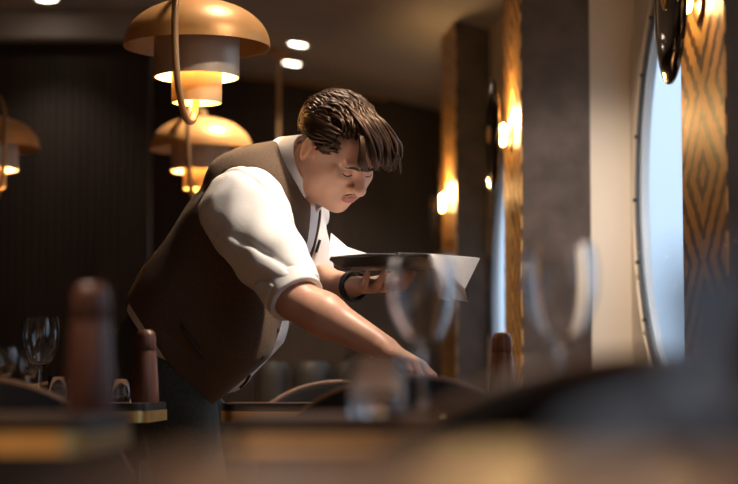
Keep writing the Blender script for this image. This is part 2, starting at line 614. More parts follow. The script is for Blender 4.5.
# ------------------------------------------------------------------ pendant lamps
def pendant(label, x, y, ang, zceil):
    r0 = 1.615                                     # rim height
    t = empty('pendant_lamp', (x, y, 0))
    tag(t, label, 'pendant lamp', 'copper dome pendant lamps')
    R = 0.18
    out = [(R * math.cos(a), r0 + 0.118 * math.sin(a) ** 0.92) for a in np.linspace(0, math.pi / 2 - 0.12, 18)]
    out += [(0.012, r0 + 0.119)]
    inn = [((r - 0.003) if r > 0.02 else 0.012, z - 0.004) for r, z in out[::-1]]
    inn[-1] = (R - 0.003, r0)
    lathe('dome', out + inn, 'copper', t, 56, True)
    lathe('middle_shade', [(0.105, 1.540), (0.105, 1.636), (0.102, 1.636), (0.102, 1.540)], 'greybrass', t, 48, True)
    lathe('inner_shade', [(0.062, 1.477), (0.062, 1.556), (0.0595, 1.556), (0.0595, 1.477)], 'innerbrass', t, 40, True)
    lathe('spider', [(0.0, 1.630), (0.103, 1.630), (0.103, 1.633), (0.0, 1.633)], 'greybrass', t, 32)
    lathe('bulb', [(0, 1.520), (0.022, 1.528), (0.030, 1.548), (0.022, 1.575), (0.014, 1.595), (0.014, 1.63), (0, 1.63)], 'bulb', t, 24)
    lamp('bulb_light', 'POINT', (0, 0, 1.580), 27.0, (1.0, 0.56, 0.20), t, 0.035)
    lathe('canopy', [(0, zceil), (0.06, zceil), (0.06, zceil - 0.02), (0.012, zceil - 0.03), (0, zceil - 0.03)], 'tube', t, 28)
    lathe('socket_cap', [(0.0, 1.732), (0.022, 1.732), (0.022, 1.752), (0.010, 1.760), (0, 1.760)], 'tube', t, 24)
    e = Vector((math.cos(ang), math.sin(ang), 0))
    ctrl = [Vector((0, 0, zceil - 0.02)), Vector((0, 0, 2.1)), Vector((0, 0, 1.90)), e * 0.05 + Vector((0, 0, 1.81)),
            e * 0.15 + Vector((0, 0, 1.765)), e * 0.196 + Vector((0, 0, 1.69)), e * 0.198 + Vector((0, 0, 1.60)),
            e * 0.175 + Vector((0, 0, 1.51)), e * 0.115 + Vector((0, 0, 1.437)), e * 0.05 + Vector((0, 0, 1.425)),
            e * 0.012 + Vector((0, 0, 1.455)), Vector((0, 0, 1.52))]
    tube('hook_tube', smoothpath(ctrl, 90), 0.0085, 'tube', t, 14)
    return t


p = at(197, 45, 4.74)
pendant('large copper dome pendant lamp nearest the camera, above the waiter\'s back', p.x, p.y, math.radians(-100), ceil_z(p.x))
p = at(201, 145, 6.8)
pendant('copper dome pendant lamp hanging lower in view, partly behind the waiter\'s back', p.x, p.y, math.radians(-98), ceil_z(p.x))
p = at(-12, 135, 6.75)
pendant('copper dome pendant lamp cut by the left edge of the picture', p.x, p.y, math.radians(-62), ceil_z(p.x))
p = at(279, 60, 9.7)
pendant('far pendant lamp on a thin stem, its shade hidden behind the waiter', p.x, p.y, math.radians(-60), ceil_z(p.x))


# ------------------------------------------------------------------ tables
def table(label, x0, x1, y0, y1):
    cx, cy = (x0 + x1) / 2, (y0 + y1) / 2
    t = empty('dining_table', (cx, cy, 0))
    tag(t, label, 'table', 'brass-edged dining tables')
    a, b = (x1 - x0) / 2, (y1 - y0) / 2
    prism('table_rim', rr(-a, a, -b, b, 0.03), 0.734, 0.749, 'rim', t, True)
    prism('table_top', rr(-a + 0.004, a - 0.004, -b + 0.004, b - 0.004, 0.028), 0.749, 0.750, 'top', t, True)
    prism('brass_edge', rr(-a - 0.002, a + 0.002, -b - 0.002, b + 0.002, 0.032, 10), 0.711, 0.734, 'brass', t, True)
    lathe('column', [(0, 0.711), (0.14, 0.711), (0.14, 0.70), (0.035, 0.69), (0.035, 0.05), (0, 0.05)], 'iron', t, 28)
    lathe('foot_plate', [(0, 0.05), (0.05, 0.05), (0.06, 0.022), (0.20, 0.012), (0.205, 0.0), (0, 0.0)], 'iron', t, 36)
    return t


TY1, TY0, TD = 3.90, 1.95, 0.40
table('brass-edged table behind the waiter\'s hip with a pepper mill and glasses', at(147, 400, TY1).x - 0.76, at(147, 400, TY1).x, TY1, TY1 + TD)
table('brass-edged table the waiter is reaching over', at(221, 400, TY1).x, at(221, 400, TY1).x + 0.74, TY1, TY1 + TD)
table('blurred brass-edged table at lower left with a large pepper mill', at(84, 420, TY0).x - 0.76, at(84, 420, TY0).x, TY0, TY0 + TD)
table('blurred brass-edged table with tumbler and two wine glasses', at(225, 420, TY0).x, at(225, 420, TY0).x + 0.78, TY0, TY0 + TD)
table('very near blurred table top along the bottom right', -0.07, 0.62, 0.30, 0.84)
table('far dining table at the left edge holding distant glasses', at(-140, 385, 6.1).x, at(40, 385, 6.1).x, 6.1, 6.68)


# ------------------------------------------------------------------ chairs
def make_chair():
    """tub chair, local origin on the floor under the seat, back towards -y"""
    t = empty('dining_chair', (0, 0, 0))
    N = 41
    R0, TH = 0.265, 0.028

    def topz(s):                                   # s: -1..1 around the shell
        return max(0.796 - 0.46 * abs(s) ** 2.0, 0.475)

    def ang(s):
        return math.radians(-90 + 118 * s)
    vs, fs = [], []
    for i in range(N):
        s = -1 + 2 * i / (N - 1)
        a = ang(s)
        c, q = math.cos(a), math.sin(a)
        lean = 0.022
        zt = topz(s)
        for (dr, z) in ((0, 0.40), (lean * 0.6, 0.60), (lean, zt - 0.012), (lean - 0.008, zt), (lean - TH + 0.008, zt), (lean - TH, zt - 0.012), (-TH, 0.40)):
            vs.append(((R0 + dr) * c, (R0 + dr) * q, z))
    m = 7
    for i in range(N - 1):
        for j in range(m):
            j2 = (j + 1) % m
            fs.append((i * m + j, (i + 1) * m + j, (i + 1) * m + j2, i * m + j2))
    fs += [tuple(range(m - 1, -1, -1)), tuple((N - 1) * m + j for j in range(m))]
    back = pyd('backrest', vs, fs, 'leather', t, True, 50)
    rim = []
    for i in range(N):
        s = -1 + 2 * i / (N - 1)
        a = ang(s)
        r = R0 + 0.022 - TH / 2
        rim.append((r * math.cos(a), r * math.sin(a), topz(s) + 0.001))
    tube('top_rail', rim, 0.0065, 'piping', back, 10)
    pts = [(0.235 * math.cos(2 * math.pi * i / 32), 0.235 * math.sin(2 * math.pi * i / 32) + 0.02) for i in range(32)]
    lathe('seat', [(0, 0.38), (0.225, 0.38), (0.236, 0.40), (0.236, 0.435), (0.22, 0.458), (0.12, 0.468), (0, 0.47)], 'leather', t, 40)
    for sx in (-1, 1):
        for sy in (-1, 1):
            tube('leg', [(0.15 * sx, 0.15 * sy, 0.39), (0.20 * sx, 0.20 * sy, 0.0)], [0.017, 0.011], 'piping', t, 12)
    return t


chair0 = make_chair()
CH = [(0.07, 3.62, 0, 'dark tub chair with its back to the camera before the waiter\'s table'),
      (-0.08, 5.02, 180, 'dark tub chair on the far side of the waiter\'s table, tan top rail'),
      (0.205, 1.66, 0, 'large blurred black tub chair back in the right foreground'),
      (-0.68, 3.55, 0, 'dark tub chair back at the left edge before the wine glass'),
      (-0.82, 5.05, 180, 'dark tub chair behind the left wine glass table'),
      (-0.86, 1.45, 0, 'dark tub chair at the near left table, below the brass edge')]
for i, (x, y, rz, lab) in enumerate(CH[:5]):
    o = chair0 if i == 0 else copy_tree(chair0)
    o.location = (x, y, 0)
    o.rotation_euler = (0, 0, math.radians(rz))
    tag(o, lab, 'chair', 'dark tub dining chairs')

# far row of rounded seat backs along the dark wall
for i, (px, w) in enumerate(((272, 33), (311, 38), (352, 40))):
    c = at(px, 362, 7.6)
    hw = w / 2 / F * 7.6
    t = empty('lounge_chair', (c.x, 7.6, 0))
    tag(t, ('leftmost', 'middle', 'rightmost')[i] + ' of the three dark rounded seat backs far behind the waiter\'s arm', 'chair', 'far seat backs')
    lathe('seat_back', [(0, c.z), (hw * 0.8, c.z), (hw * 0.97, c.z - 0.02), (hw, c.z - 0.06), (hw * 0.97, 0.46), (hw * 0.9, 0.30), (0, 0.30)], 'far_cushion', t, 28)
    for a in (45, 135, 225, 315):
        q = Vector((math.cos(math.radians(a)), math.sin(math.radians(a)), 0)) * hw * 0.8
        tube('leg', [(q.x, q.y, 0.31), (q.x, q.y, 0)], [0.014, 0.010], 'iron', t, 8)


# ------------------------------------------------------------------ things on the tables
def mill(label, px, Y, h=0.157, m='walnut'):
    p = at(px, 400, Y)
    t = empty('pepper_mill', (p.x, Y, 0.75))
    tag(t, label, 'pepper mill', 'wooden pepper mills')
    r = 0.0280
    lathe('body', [(0, 0), (r, 0), (r + 0.0005, 0.002), (r * 0.95, h * 0.3), (r * 0.82, h * 0.68), (r * 0.77, h * 0.70), (r * 0.77, h * 0.71), (0, h * 0.71)], m, t, 40)
    lathe('cap', [(0, h * 0.715), (r * 0.77, h * 0.715), (r * 0.80, h * 0.725), (r * 0.76, h * 0.90), (r * 0.68, h * 0.955), (r * 0.48, h * 0.99), (0, h)], m, t, 40)
    lathe('collar', [(0, h * 0.705), (r * 0.72, h * 0.705), (r * 0.72, h * 0.720), (0, h * 0.720)], 'iron', t, 32)
    return t


mill('large blurred wooden pepper mill on the lower left table', 90, 2.24, 0.150)
mill('small wooden pepper mill in front of the waiter\'s hip', 145, 4.0, 0.150)
mill('reddish wooden pepper mill right of the waiter, half hidden by a chair', 502, 4.12, 0.148, 'walnut2')


def wine_glass(label, px, Y, h=0.18, r=0.040, cat_group='wine glasses on the tables', z=0.75):
    p = at(px, 390, Y)
    t = empty('wine_glass', (p.x, Y, z))
    tag(t, label, 'wine glass', cat_group)
    b0 = 0.40 * h
    bowl = []
    for i in range(15):
        q = i / 14
        rr_ = r * (math.sin(math.pi * (0.02 + 0.66 * q ** 0.8)) ** 0.75)
        bowl.append((max(rr_, 0.004), b0 + (h - b0) * q))
    inner = [(max(a - 0.0011, 0.0), z_ + (0.003 if i == 0 else 0.0)) for i, (a, z_) in enumerate(bowl)]
    inner[0] = (0.0, b0 + 0.005)
    foot = [(0, 0), (0.033, 0), (0.0335, 0.0012), (0.02, 0.004), (0.006, 0.008), (0.0035, 0.02), (0.0032, b0 - 0.012)]
    lathe('bowl', [(0.0, b0 - 0.002)] + bowl + inner[::-1], 'glass', t, 40, False, 60)
    lathe('stem', foot[4:] + [(0.004, b0 - 0.002)], 'glass', t, 20, False, 60)
    lathe('foot', foot[:5] + [(0, 0.008)], 'glass', t, 36, False, 60)
    return t


def tumbler(label, px, Y, h=0.062, r=0.032, z=0.75):
    p = at(px, 390, Y)
    t = tag(lathe('water_tumbler', [(0, 0), (r * 0.86, 0), (r * 0.9, 0.003), (r, h - 0.001), (r - 0.001, h), (r - 0.002, h - 0.001),
                                    (r * 0.86, 0.010), (r * 0.7, 0.008), (0, 0.008)], 'glass', None, 40, False, 50), label, 'tumbler', 'water tumblers')
    t.location = (p.x, Y, z)
    return t


wine_glass('blurred wine glass right of the tumbler, in front of the waiter\'s hand', 423, 2.27)
wine_glass('blurred wine glass standing alone before the middle pilaster', 561, 2.14, 0.185)
wine_glass('wine glass standing at left on the table by the small pepper mill', 40, 4.15)
tumbler('blurred water tumbler in front of the waiter\'s reaching hand', 377, 2.07)
tumbler('small water tumbler beside the left wine glass', 58, 4.22, 0.055, 0.022)
tumbler('small water tumbler between the two pepper mills', 121, 4.22, 0.050, 0.022)
wine_glass('far wine glass at the left edge of the picture', 6, 6.25, 0.16, 0.034)
wine_glass('far wine glass behind the left wine glass', 29, 6.35, 0.15, 0.032)
tumbler('very near blurred water tumbler at the right edge', 758, 0.74, 0.074, 0.034)

# folded blue-grey napkin on the very near table
c = at(655, 450, 0.80)
vs, fs = [], []
nx, ny = 12, 6
for j in range(ny):
    for i in range(nx):
        u, v = i / (nx - 1), j / (ny - 1)
        z = 0.004 + 0.020 * math.sin(math.pi * min(max(u, 0.0), 1)) ** 0.6 * (0.6 + 0.4 * math.sin(v * 3.1)) + 0.002 * math.sin(9 * u + 4 * v)
        vs.append((c.x - 0.042 + 0.084 * u, 0.75 + 0.10 * v, 0.75 + z))
nv = len(vs)
vs += [(x, y, 0.7503) for x, y, z in vs]
for j in range(ny - 1):
    for i in range(nx - 1):
        a = j * nx + i
        fs += [(a, a + 1, a + nx + 1, a + nx), (nv + a + 1, nv + a, nv + a + nx, nv + a + nx + 1)]
bd = [i for i in range(nx)] + [nx * j + nx - 1 for j in range(1, ny)] + [nx * (ny - 1) + i for i in range(nx - 2, -1, -1)] + [nx * j for j in range(ny - 2, 0, -1)]
for a, b in zip(bd, bd[1:] + bd[:1]):
    fs.append((b, a, nv + a, nv + b))
tag(pyd('folded_napkin', vs, fs, 'navy', None, True, 50), 'blurred blue-grey folded napkin on the very near table', 'napkin')
# ------------------------------------------------------------------ signed-distance sculpting
def smin(a, b, k):
    if k <= 0: return np.minimum(a, b)
    h = np.maximum(k - np.abs(a - b), 0) / k
    return np.minimum(a, b) - h * h * k * 0.25


def smax(a, b, k):
    return -smin(-a, -b, k)


def V(p): return np.array(p, dtype=np.float32)


class Sculpt:
    def __init__(s, lo, hi, h):
        s.lo, s.h = V(lo), h
        s.ax = [np.arange(lo[i], hi[i], h, dtype=np.float32) for i in range(3)]
        s.d = np.full([len(a) for a in s.ax], 0.3, dtype=np.float32)

    def _sub(s, lo, hi):
        sl = []
        for i in range(3):
            a = int(max(0, math.floor((lo[i] - s.lo[i]) / s.h)))
            b = int(min(len(s.ax[i]), math.ceil((hi[i] - s.lo[i]) / s.h) + 1))
            sl.append(slice(a, max(a, b)))
        g = [s.ax[i][sl[i]] for i in range(3)]
        return tuple(sl), (g[0][:, None, None], g[1][None, :, None], g[2][None, None, :])

    def op(s, fn, lo, hi, k=0.01, mode='add', pad=0.03):
        sl, g = s._sub(V(lo) - pad, V(hi) + pad)
        if s.d[sl].size == 0: return
        n = fn(g)
        s.d[sl] = smin(s.d[sl], n, k) if mode == 'add' else smax(s.d[sl], -n, k)

    def cone(s, a, b, ra, rb, k=0.01, mode='add', infl=0.0):
        a, b = V(a), V(b)
        ra, rb = ra + infl, rb + infl
        lo, hi = np.minimum(a - ra, b - rb), np.maximum(a + ra, b + rb)
        s.op(lambda g: f_cone(g, a, b, ra, rb), lo, hi, k, mode)

    def ell(s, c, M, r, k=0.01, mode='add', infl=0.0):
        c, r = V(c), V(r) + infl
        R = float(max(r))
        s.op(lambda g: f_ell(g, c, V(M), r), c - R, c + R, k, mode)

    def mesh(s):
        d, lo, h = s.d, s.lo, s.h
        neg = d < 0
        c = neg[:-1, :-1, :-1]
        any_, all_ = c.copy(), c.copy()
        nx, ny, nz = d.shape
        offs = [(i, j, k) for i in (0, 1) for j in (0, 1) for k in (0, 1)]
        for i, j, k in offs[1:]:
            q = neg[i:nx - 1 + i, j:ny - 1 + j, k:nz - 1 + k]
            any_ |= q
            all_ &= q
        idx = np.argwhere(any_ & ~all_)
        vals = np.stack([d[idx[:, 0] + i, idx[:, 1] + j, idx[:, 2] + k] for i, j, k in offs], 1)
        P = np.zeros((len(idx), 3), np.float32)
        cnt = np.zeros(len(idx), np.float32)
        O = np.array(offs, np.float32)
        for a in range(8):
            for b in range(a + 1, 8):
                if np.abs(O[a] - O[b]).sum() != 1: continue
                m = (vals[:, a] < 0) != (vals[:, b] < 0)
                t = vals[m, a] / (vals[m, a] - vals[m, b])
                P[m] += O[a] + t[:, None] * (O[b] - O[a])
                cnt[m] += 1
        P = (P / cnt[:, None] + idx) * h + lo
        ids = np.full((nx - 1, ny - 1, nz - 1), -1, np.int32)
        ids[idx[:, 0], idx[:, 1], idx[:, 2]] = np.arange(len(idx))
        F_ = []
        for ax in range(3):
            s0 = [slice(1, -1)] * 3
            s1 = [slice(1, -1)] * 3
            s0[ax] = slice(0, d.shape[ax] - 1)
            s1[ax] = slice(1, d.shape[ax])
            A, B = neg[tuple(s0)], neg[tuple(s1)]
            e = np.argwhere(A != B)
            sg = A[e[:, 0], e[:, 1], e[:, 2]]
            base = e.copy()
            for q in range(3):
                if q != ax: base[:, q] += 1
            u, v = [(1, 2), (2, 0), (0, 1)][ax]
            quad = []
            for du, dv in ((-1, -1), (0, -1), (0, 0), (-1, 0)):
                cc = base.copy()
                cc[:, u] += du
                cc[:, v] += dv
                quad.append(ids[cc[:, 0], cc[:, 1], cc[:, 2]])
            quad = np.stack(quad, 1)
            quad[~sg] = quad[~sg][:, ::-1]
            F_.append(quad)
        F_ = np.concatenate(F_)
        F_ = F_[(F_ >= 0).all(1)]
        return P, F_


def f_cone(g, a, b, ra, rb):
    ab = b - a
    t = ((g[0] - a[0]) * ab[0] + (g[1] - a[1]) * ab[1] + (g[2] - a[2]) * ab[2]) / max(float(ab @ ab), 1e-12)
    t = np.clip(t, 0, 1)
    q = np.sqrt((g[0] - a[0] - t * ab[0]) ** 2 + (g[1] - a[1] - t * ab[1]) ** 2 + (g[2] - a[2] - t * ab[2]) ** 2)
    return q - (ra + t * (rb - ra))


def f_ell(g, c, M, r):
    x = [g[i] - c[i] for i in range(3)]
    l = [x[0] * M[j][0] + x[1] * M[j][1] + x[2] * M[j][2] for j in range(3)]
    k0 = np.sqrt((l[0] / r[0]) ** 2 + (l[1] / r[1]) ** 2 + (l[2] / r[2]) ** 2)
    k1 = np.sqrt((l[0] / r[0] ** 2) ** 2 + (l[1] / r[1] ** 2) ** 2 + (l[2] / r[2] ** 2) ** 2) + 1e-9
    return k0 * (k0 - 1) / k1


def dotg(g, o, n):
    return (g[0] - o[0]) * n[0] + (g[1] - o[1]) * n[1] + (g[2] - o[2]) * n[2]


def from_np(name, P, Q, m, parent, ms=None):
    me = bpy.data.meshes.new(name)
    me.vertices.add(len(P))
    me.vertices.foreach_set('co', P.astype(np.float32).ravel())
    me.loops.add(len(Q) * 4)
    me.loops.foreach_set('vertex_index', Q.astype(np.int32).ravel())
    me.polygons.add(len(Q))
    me.polygons.foreach_set('loop_start', np.arange(0, len(Q) * 4, 4, dtype=np.int32))
    me.update(calc_edges=True)
    me.validate()
    return link(name, me, parent, m, True)


# ------------------------------------------------------------------ the waiter: joints from the pose
def nrmz(v): return np.array(v, float) / np.linalg.norm(v)


# torso frame: ta up the spine, tr to his right, tf to his front
ta = nrmz((0.66, -0.08, 0.75))
tr = np.array((-0.42, -0.906, 0.0))
tr = nrmz(tr - ta * (tr @ ta))
tf = np.cross(ta, tr)
TM = np.array([tr, tf, ta])

PEL = at(176, 352, 4.60)
BEL = at(212, 306, 4.55)
CHE = at(247, 238, 4.53)
UPB = at(270, 192, 4.54)
NEK = at(296, 176, 4.52)
SHR = at(243, 212, 4.38)
ELR = at(297, 300, 4.22)
WRR = at(385, 349, 4.17)
SHL = at(296, 208, 4.70)
ELL = at(311, 286, 4.72)
WRL = at(351, 286, 4.52)
TRAYC = at(389, 268, 4.38)
HC = at(338, 151, 4.44)              # head centre

# head frame
hp, hy = math.radians(41), math.radians(46)
hf = np.array((math.sin(hy) * math.cos(hp), -math.cos(hy) * math.cos(hp), -math.sin(hp)))
hu = np.array((math.sin(hy) * math.sin(hp), -math.cos(hy) * math.sin(hp), math.cos(hp)))
hr = np.cross(hf, hu)
roll = math.radians(4)
hr, hu = hr * math.cos(roll) - hu * math.sin(roll), hu * math.cos(roll) + hr * math.sin(roll)
HM = np.array([hr, hf, hu])


def hd(x, y, z):
    return np.array(HC) + hr * x + hf * y + hu * z


person = empty('person', (PEL.x, PEL.y, 0))
tag(person, 'waiter in brown tweed vest and white shirt bending over a table with a tray', 'person')
PINV = Matrix.Translation(-person.location)


def kid(o, parent=person):
    """parent without moving"""
    o.parent = parent
    o.matrix_parent_inverse = PINV if parent is person else Matrix()
    return o


# ------------------------------------------------------------------ body (one continuous skin surface)
S = Sculpt((-0.55, 4.02, 0.72), (0.18, 4.90, 1.50), 0.0027)
S.ell(PEL, TM, (0.13, 0.10, 0.13), 0.05)
S.ell(BEL, TM, (0.15, 0.13, 0.18), 0.05)
S.ell(CHE, TM, (0.165, 0.11, 0.16), 0.05)
S.ell(UPB, TM, (0.15, 0.08, 0.08), 0.04)
S.cone(NEK - Vector(ta) * 0.02, hd(0, -0.022, -0.045), 0.070, 0.062, 0.03)
S.cone(UPB, SHR, 0.06, 0.058, 0.03)
S.cone(UPB, SHL, 0.06, 0.058, 0.03)
# head
S.ell(hd(0, -0.018, 0.030), HM, (0.077, 0.097, 0.085), 0.01)
S.ell(hd(0, 0.030, -0.012), HM, (0.066, 0.062, 0.092), 0.03)
S.ell(hd(0, 0.026, -0.066), HM, (0.062, 0.056, 0.046), 0.03)
S.ell(hd(0, 0.072, -0.098), HM, (0.025, 0.020, 0.019), 0.028)
S.ell(hd(0, 0.010, -0.085), HM, (0.058, 0.055, 0.038), 0.03)
for sx in (1, -1):
    S.ell(hd(sx * 0.040, 0.055, -0.048), HM, (0.026, 0.026, 0.034), 0.03)
    S.ell(hd(sx * 0.040, 0.064, -0.018), HM, (0.020, 0.020, 0.014), 0.02)
    S.ell(hd(sx * 0.027, 0.083, 0.020), HM, (0.024, 0.010, 0.008), 0.016)
for sx in (1, -1):
    S.ell(hd(sx * 0.031, 0.099, 0.000), HM, (0.017, 0.013, 0.0105), 0.012, 'sub')
for sx in (1, -1):
    S.ell(hd(sx * 0.031, 0.0765, -0.001), HM, (0.0150, 0.0135, 0.0115), 0.004)
S.cone(hd(0, 0.089, 0.014), hd(0, 0.113, -0.026), 0.0085, 0.0130, 0.012)
S.ell(hd(0, 0.115, -0.030), HM, (0.0132, 0.012, 0.0110), 0.008)
for sx in (1, -1):
    S.ell(hd(sx * 0.0135, 0.098, -0.035), HM, (0.0085, 0.011, 0.0085), 0.006)
    S.ell(hd(sx * 0.0065, 0.1095, -0.0425), HM, (0.0035, 0.005, 0.003), 0.003, 'sub')
S.ell(hd(0, 0.086, -0.060), HM, (0.030, 0.014, 0.020), 0.016)
S.ell(hd(0, 0.0985, -0.0565), HM, (0.021, 0.0085, 0.0050), 0.006)
S.ell(hd(0, 0.0960, -0.0685), HM, (0.019, 0.0090, 0.0060), 0.006)
S.cone(hd(-0.023, 0.0975, -0.0630), hd(0.023, 0.0975, -0.0630), 0.0014, 0.0014, 0.003, 'sub')
S.ell(hd(0, 0.101, -0.080), HM, (0.018, 0.006, 0.004), 0.008, 'sub')
for sx in (1, -1):
    E = np.array([hr * 0.94 - hf * 0.34 * sx, hf * 0.94 + hr * 0.34 * sx, hu])
    S.ell(hd(sx * 0.083, -0.014, -0.004), E, (0.0085, 0.021, 0.034), 0.006)
    S.ell(hd(sx * 0.0925, -0.010, 0.000), E, (0.0065, 0.013, 0.021), 0.004, 'sub')
    S.ell(hd(sx * 0.076, -0.002, -0.010), E, (0.008, 0.007, 0.010), 0.006)


# arms
def arm(sh, el, wr, k=0.02):
    S.cone(sh, el, 0.056, 0.043, k)
    m = Vector(el).lerp(Vector(wr), 0.30)
    S.cone(el, m, 0.043, 0.046, k)
    S.cone(m, wr, 0.046, 0.028, k)


arm(SHR, ELR, WRR)
arm(SHL, ELL, WRL)


def hand(wr, d, n, s, bends, spread, thumb, sc_=1.0, ztip=None):
    """wr wrist, d towards the knuckles, n out of the palm, s towards the thumb"""
    d = nrmz(d); n = nrmz(n - d * (np.array(n) @ d)); s = nrmz(s - d * (np.array(s) @ d) - n * (np.array(s) @ n))
    wr = np.array(wr)
    latk = (0.028, 0.0095, -0.0095, -0.027)
    dist = (0.088, 0.092, 0.087, 0.079)
    leng = (0.074, 0.082, 0.077, 0.060)
    tips = []
    for i in range(4):
        kn = wr + d * dist[i] * sc_ + s * latk[i] * sc_
        S.cone(wr + s * latk[i] * 0.6 + d * 0.005, kn, 0.0155, 0.0115, 0.014)
    S.ell(wr + d * 0.045 + n * 0.006, np.array([s, d, n]), (0.036, 0.044, 0.0145), 0.012)
    for i in range(4):
        kn = wr + d * dist[i] * sc_ + s * latk[i] * sc_
        p = kn
        ang = 0.0
        rad = (0.0100, 0.0102, 0.0097, 0.0086)[i]
        dd0 = d * math.cos(spread[i]) + s * math.sin(spread[i])
        extra = 0.0
        if ztip is not None:                             # curl until the finger pad meets the tray
            lo_, hi_ = -0.9, 0.9
            for _ in range(24):
                extra = (lo_ + hi_) / 2
                a2, zz = 0.0, kn[2]
                for q in range(3):
                    a2 += bends[i][q] + (extra if q == 0 else 0)
                    zz += (dd0[2] * math.cos(a2) + n[2] * math.sin(a2)) * leng[i] * (0.44, 0.31, 0.25)[q]
                if zz > ztip: hi_ = extra
                else: lo_ = extra
        for q in range(3):
            ang += bends[i][q] + (extra if q == 0 else 0)
            dr = dd0 * math.cos(ang) + n * math.sin(ang)
            L = leng[i] * (0.44, 0.31, 0.25)[q] * sc_
            e = p + dr * L
            S.cone(p, e, rad * (1, 0.92, 0.84)[q], rad * (0.92, 0.84, 0.74)[q], 0.004)
            p = e
        tips.append(p)
    p = wr + d * 0.022 + s * 0.022 + n * 0.004
    for q, (c1, c2, c3) in enumerate(thumb):
        dr = nrmz(d * c1 + s * c2 + n * c3)
        L = (0.042, 0.034, 0.027)[q] * sc_
        e = p + dr * L
        S.cone(p, e, (0.0165, 0.0120, 0.0108)[q], (0.0120, 0.0108, 0.0085)[q], 0.008 if q == 0 else 0.004)
        p = e
    tips.append(p)
    return tips


# right hand: back of the hand up, fingers closing down on the table setting
d = np.array(at(409, 361, 4.13) - WRR)
tipsR = hand(WRR, d, (-0.45, 0.15, -0.88), (-0.1, 0.95, 0.1),
             [(0.30, 0.50, 0.25), (0.38, 0.52, 0.3), (0.5, 0.6, 0.3), (0.65, 0.65, 0.35)],
             (0.10, 0.02, -0.05, -0.12), [(0.55, 0.62, 0.40), (0.8, 0.2, 0.40), (0.85, 0.0, 0.35)])
# left hand: palm up under the tray, fingers rising to carry it
d = np.array(at(378, 288, 4.44) - WRL)
tipsL = hand(WRL, d, (-0.10, 0.05, 1.0), (0.3, 0.95, 0.0),
             [(0.35, 0.35, 0.1), (0.55, 0.45, 0.15), (0.75, 0.5, 0.15), (0.85, 0.45, 0.1)],
             (0.25, 0.06, -0.16, -0.42), [(0.55, 0.75, 0.25), (0.6, 0.6, 0.25), (0.75, 0.4, 0.2)], ztip=TRAYC.z - 0.010)
P, Q = S.mesh()
body = kid(from_np('body', P, Q, 'skin', person))
body.data.materials.append(MT['lip'])
cen = P[Q].mean(1) - np.array(hd(0, 0.099, -0.0625))
loc = cen @ HM.T
inside = (loc[:, 0] / 0.024) ** 2 + (loc[:, 1] / 0.014) ** 2 + (loc[:, 2] / 0.0105) ** 2 < 1
mi = np.zeros(len(Q), np.int32)
mi[inside] = 1
body.data.polygons.foreach_set('material_index', mi)
del S

# face details laid on the skin: brows, lash lines, faint moustache
from mathutils.bvhtree import BVHTree
_near = np.linalg.norm(P - np.array(HC), axis=1) < 0.2
_bv = BVHTree.FromPolygons([Vector(v) for v in P.tolist()], [q for q in Q.tolist() if _near[q[0]]])


def onface(x, z, off=0.0, y0=0.2):
    hit = _bv.ray_cast(Vector(hd(x, y0, z)), Vector(-hf))
    return (hit[0] if hit[0] is not None else Vector(hd(x, 0.09, z))) + Vector(hf) * off


def stroke(pts, n, r):
    sp = smoothpath(pts, n)
    return sp, [r * math.sin(math.pi * (0.15 + 0.78 * i / (len(sp) - 1))) ** 0.6 for i in range(len(sp))]


for sx in (1, -1):
    sp, rd = stroke([onface(sx * x, z, 0.0006) for x, z in ((0.013, 0.014), (0.020, 0.0165), (0.029, 0.019), (0.038, 0.0185), (0.047, 0.013))], 20, 0.0036)
    kid(tube('eyebrow', sp, rd, 'brow', None, 8))
    sp, rd = stroke([onface(sx * x, z, 0.0002) for x, z in ((0.018, -0.0048), (0.025, -0.0068), (0.033, -0.0074), (0.040, -0.0060), (0.046, -0.003))], 16, 0.0017)
    kid(tube('eyelashes', sp, rd, 'brow', None, 6))
vs, fs = sweep([stroke([onface(sx * x, z, -0.0004) for x, z in ((0.003, -0.0490), (0.012, -0.0500), (0.019, -0.0530), (0.025, -0.0575))], 9, 0.0013) for sx in (1, -1)], 6)
kid(pyd('moustache', vs, fs, 'brow', None, True))

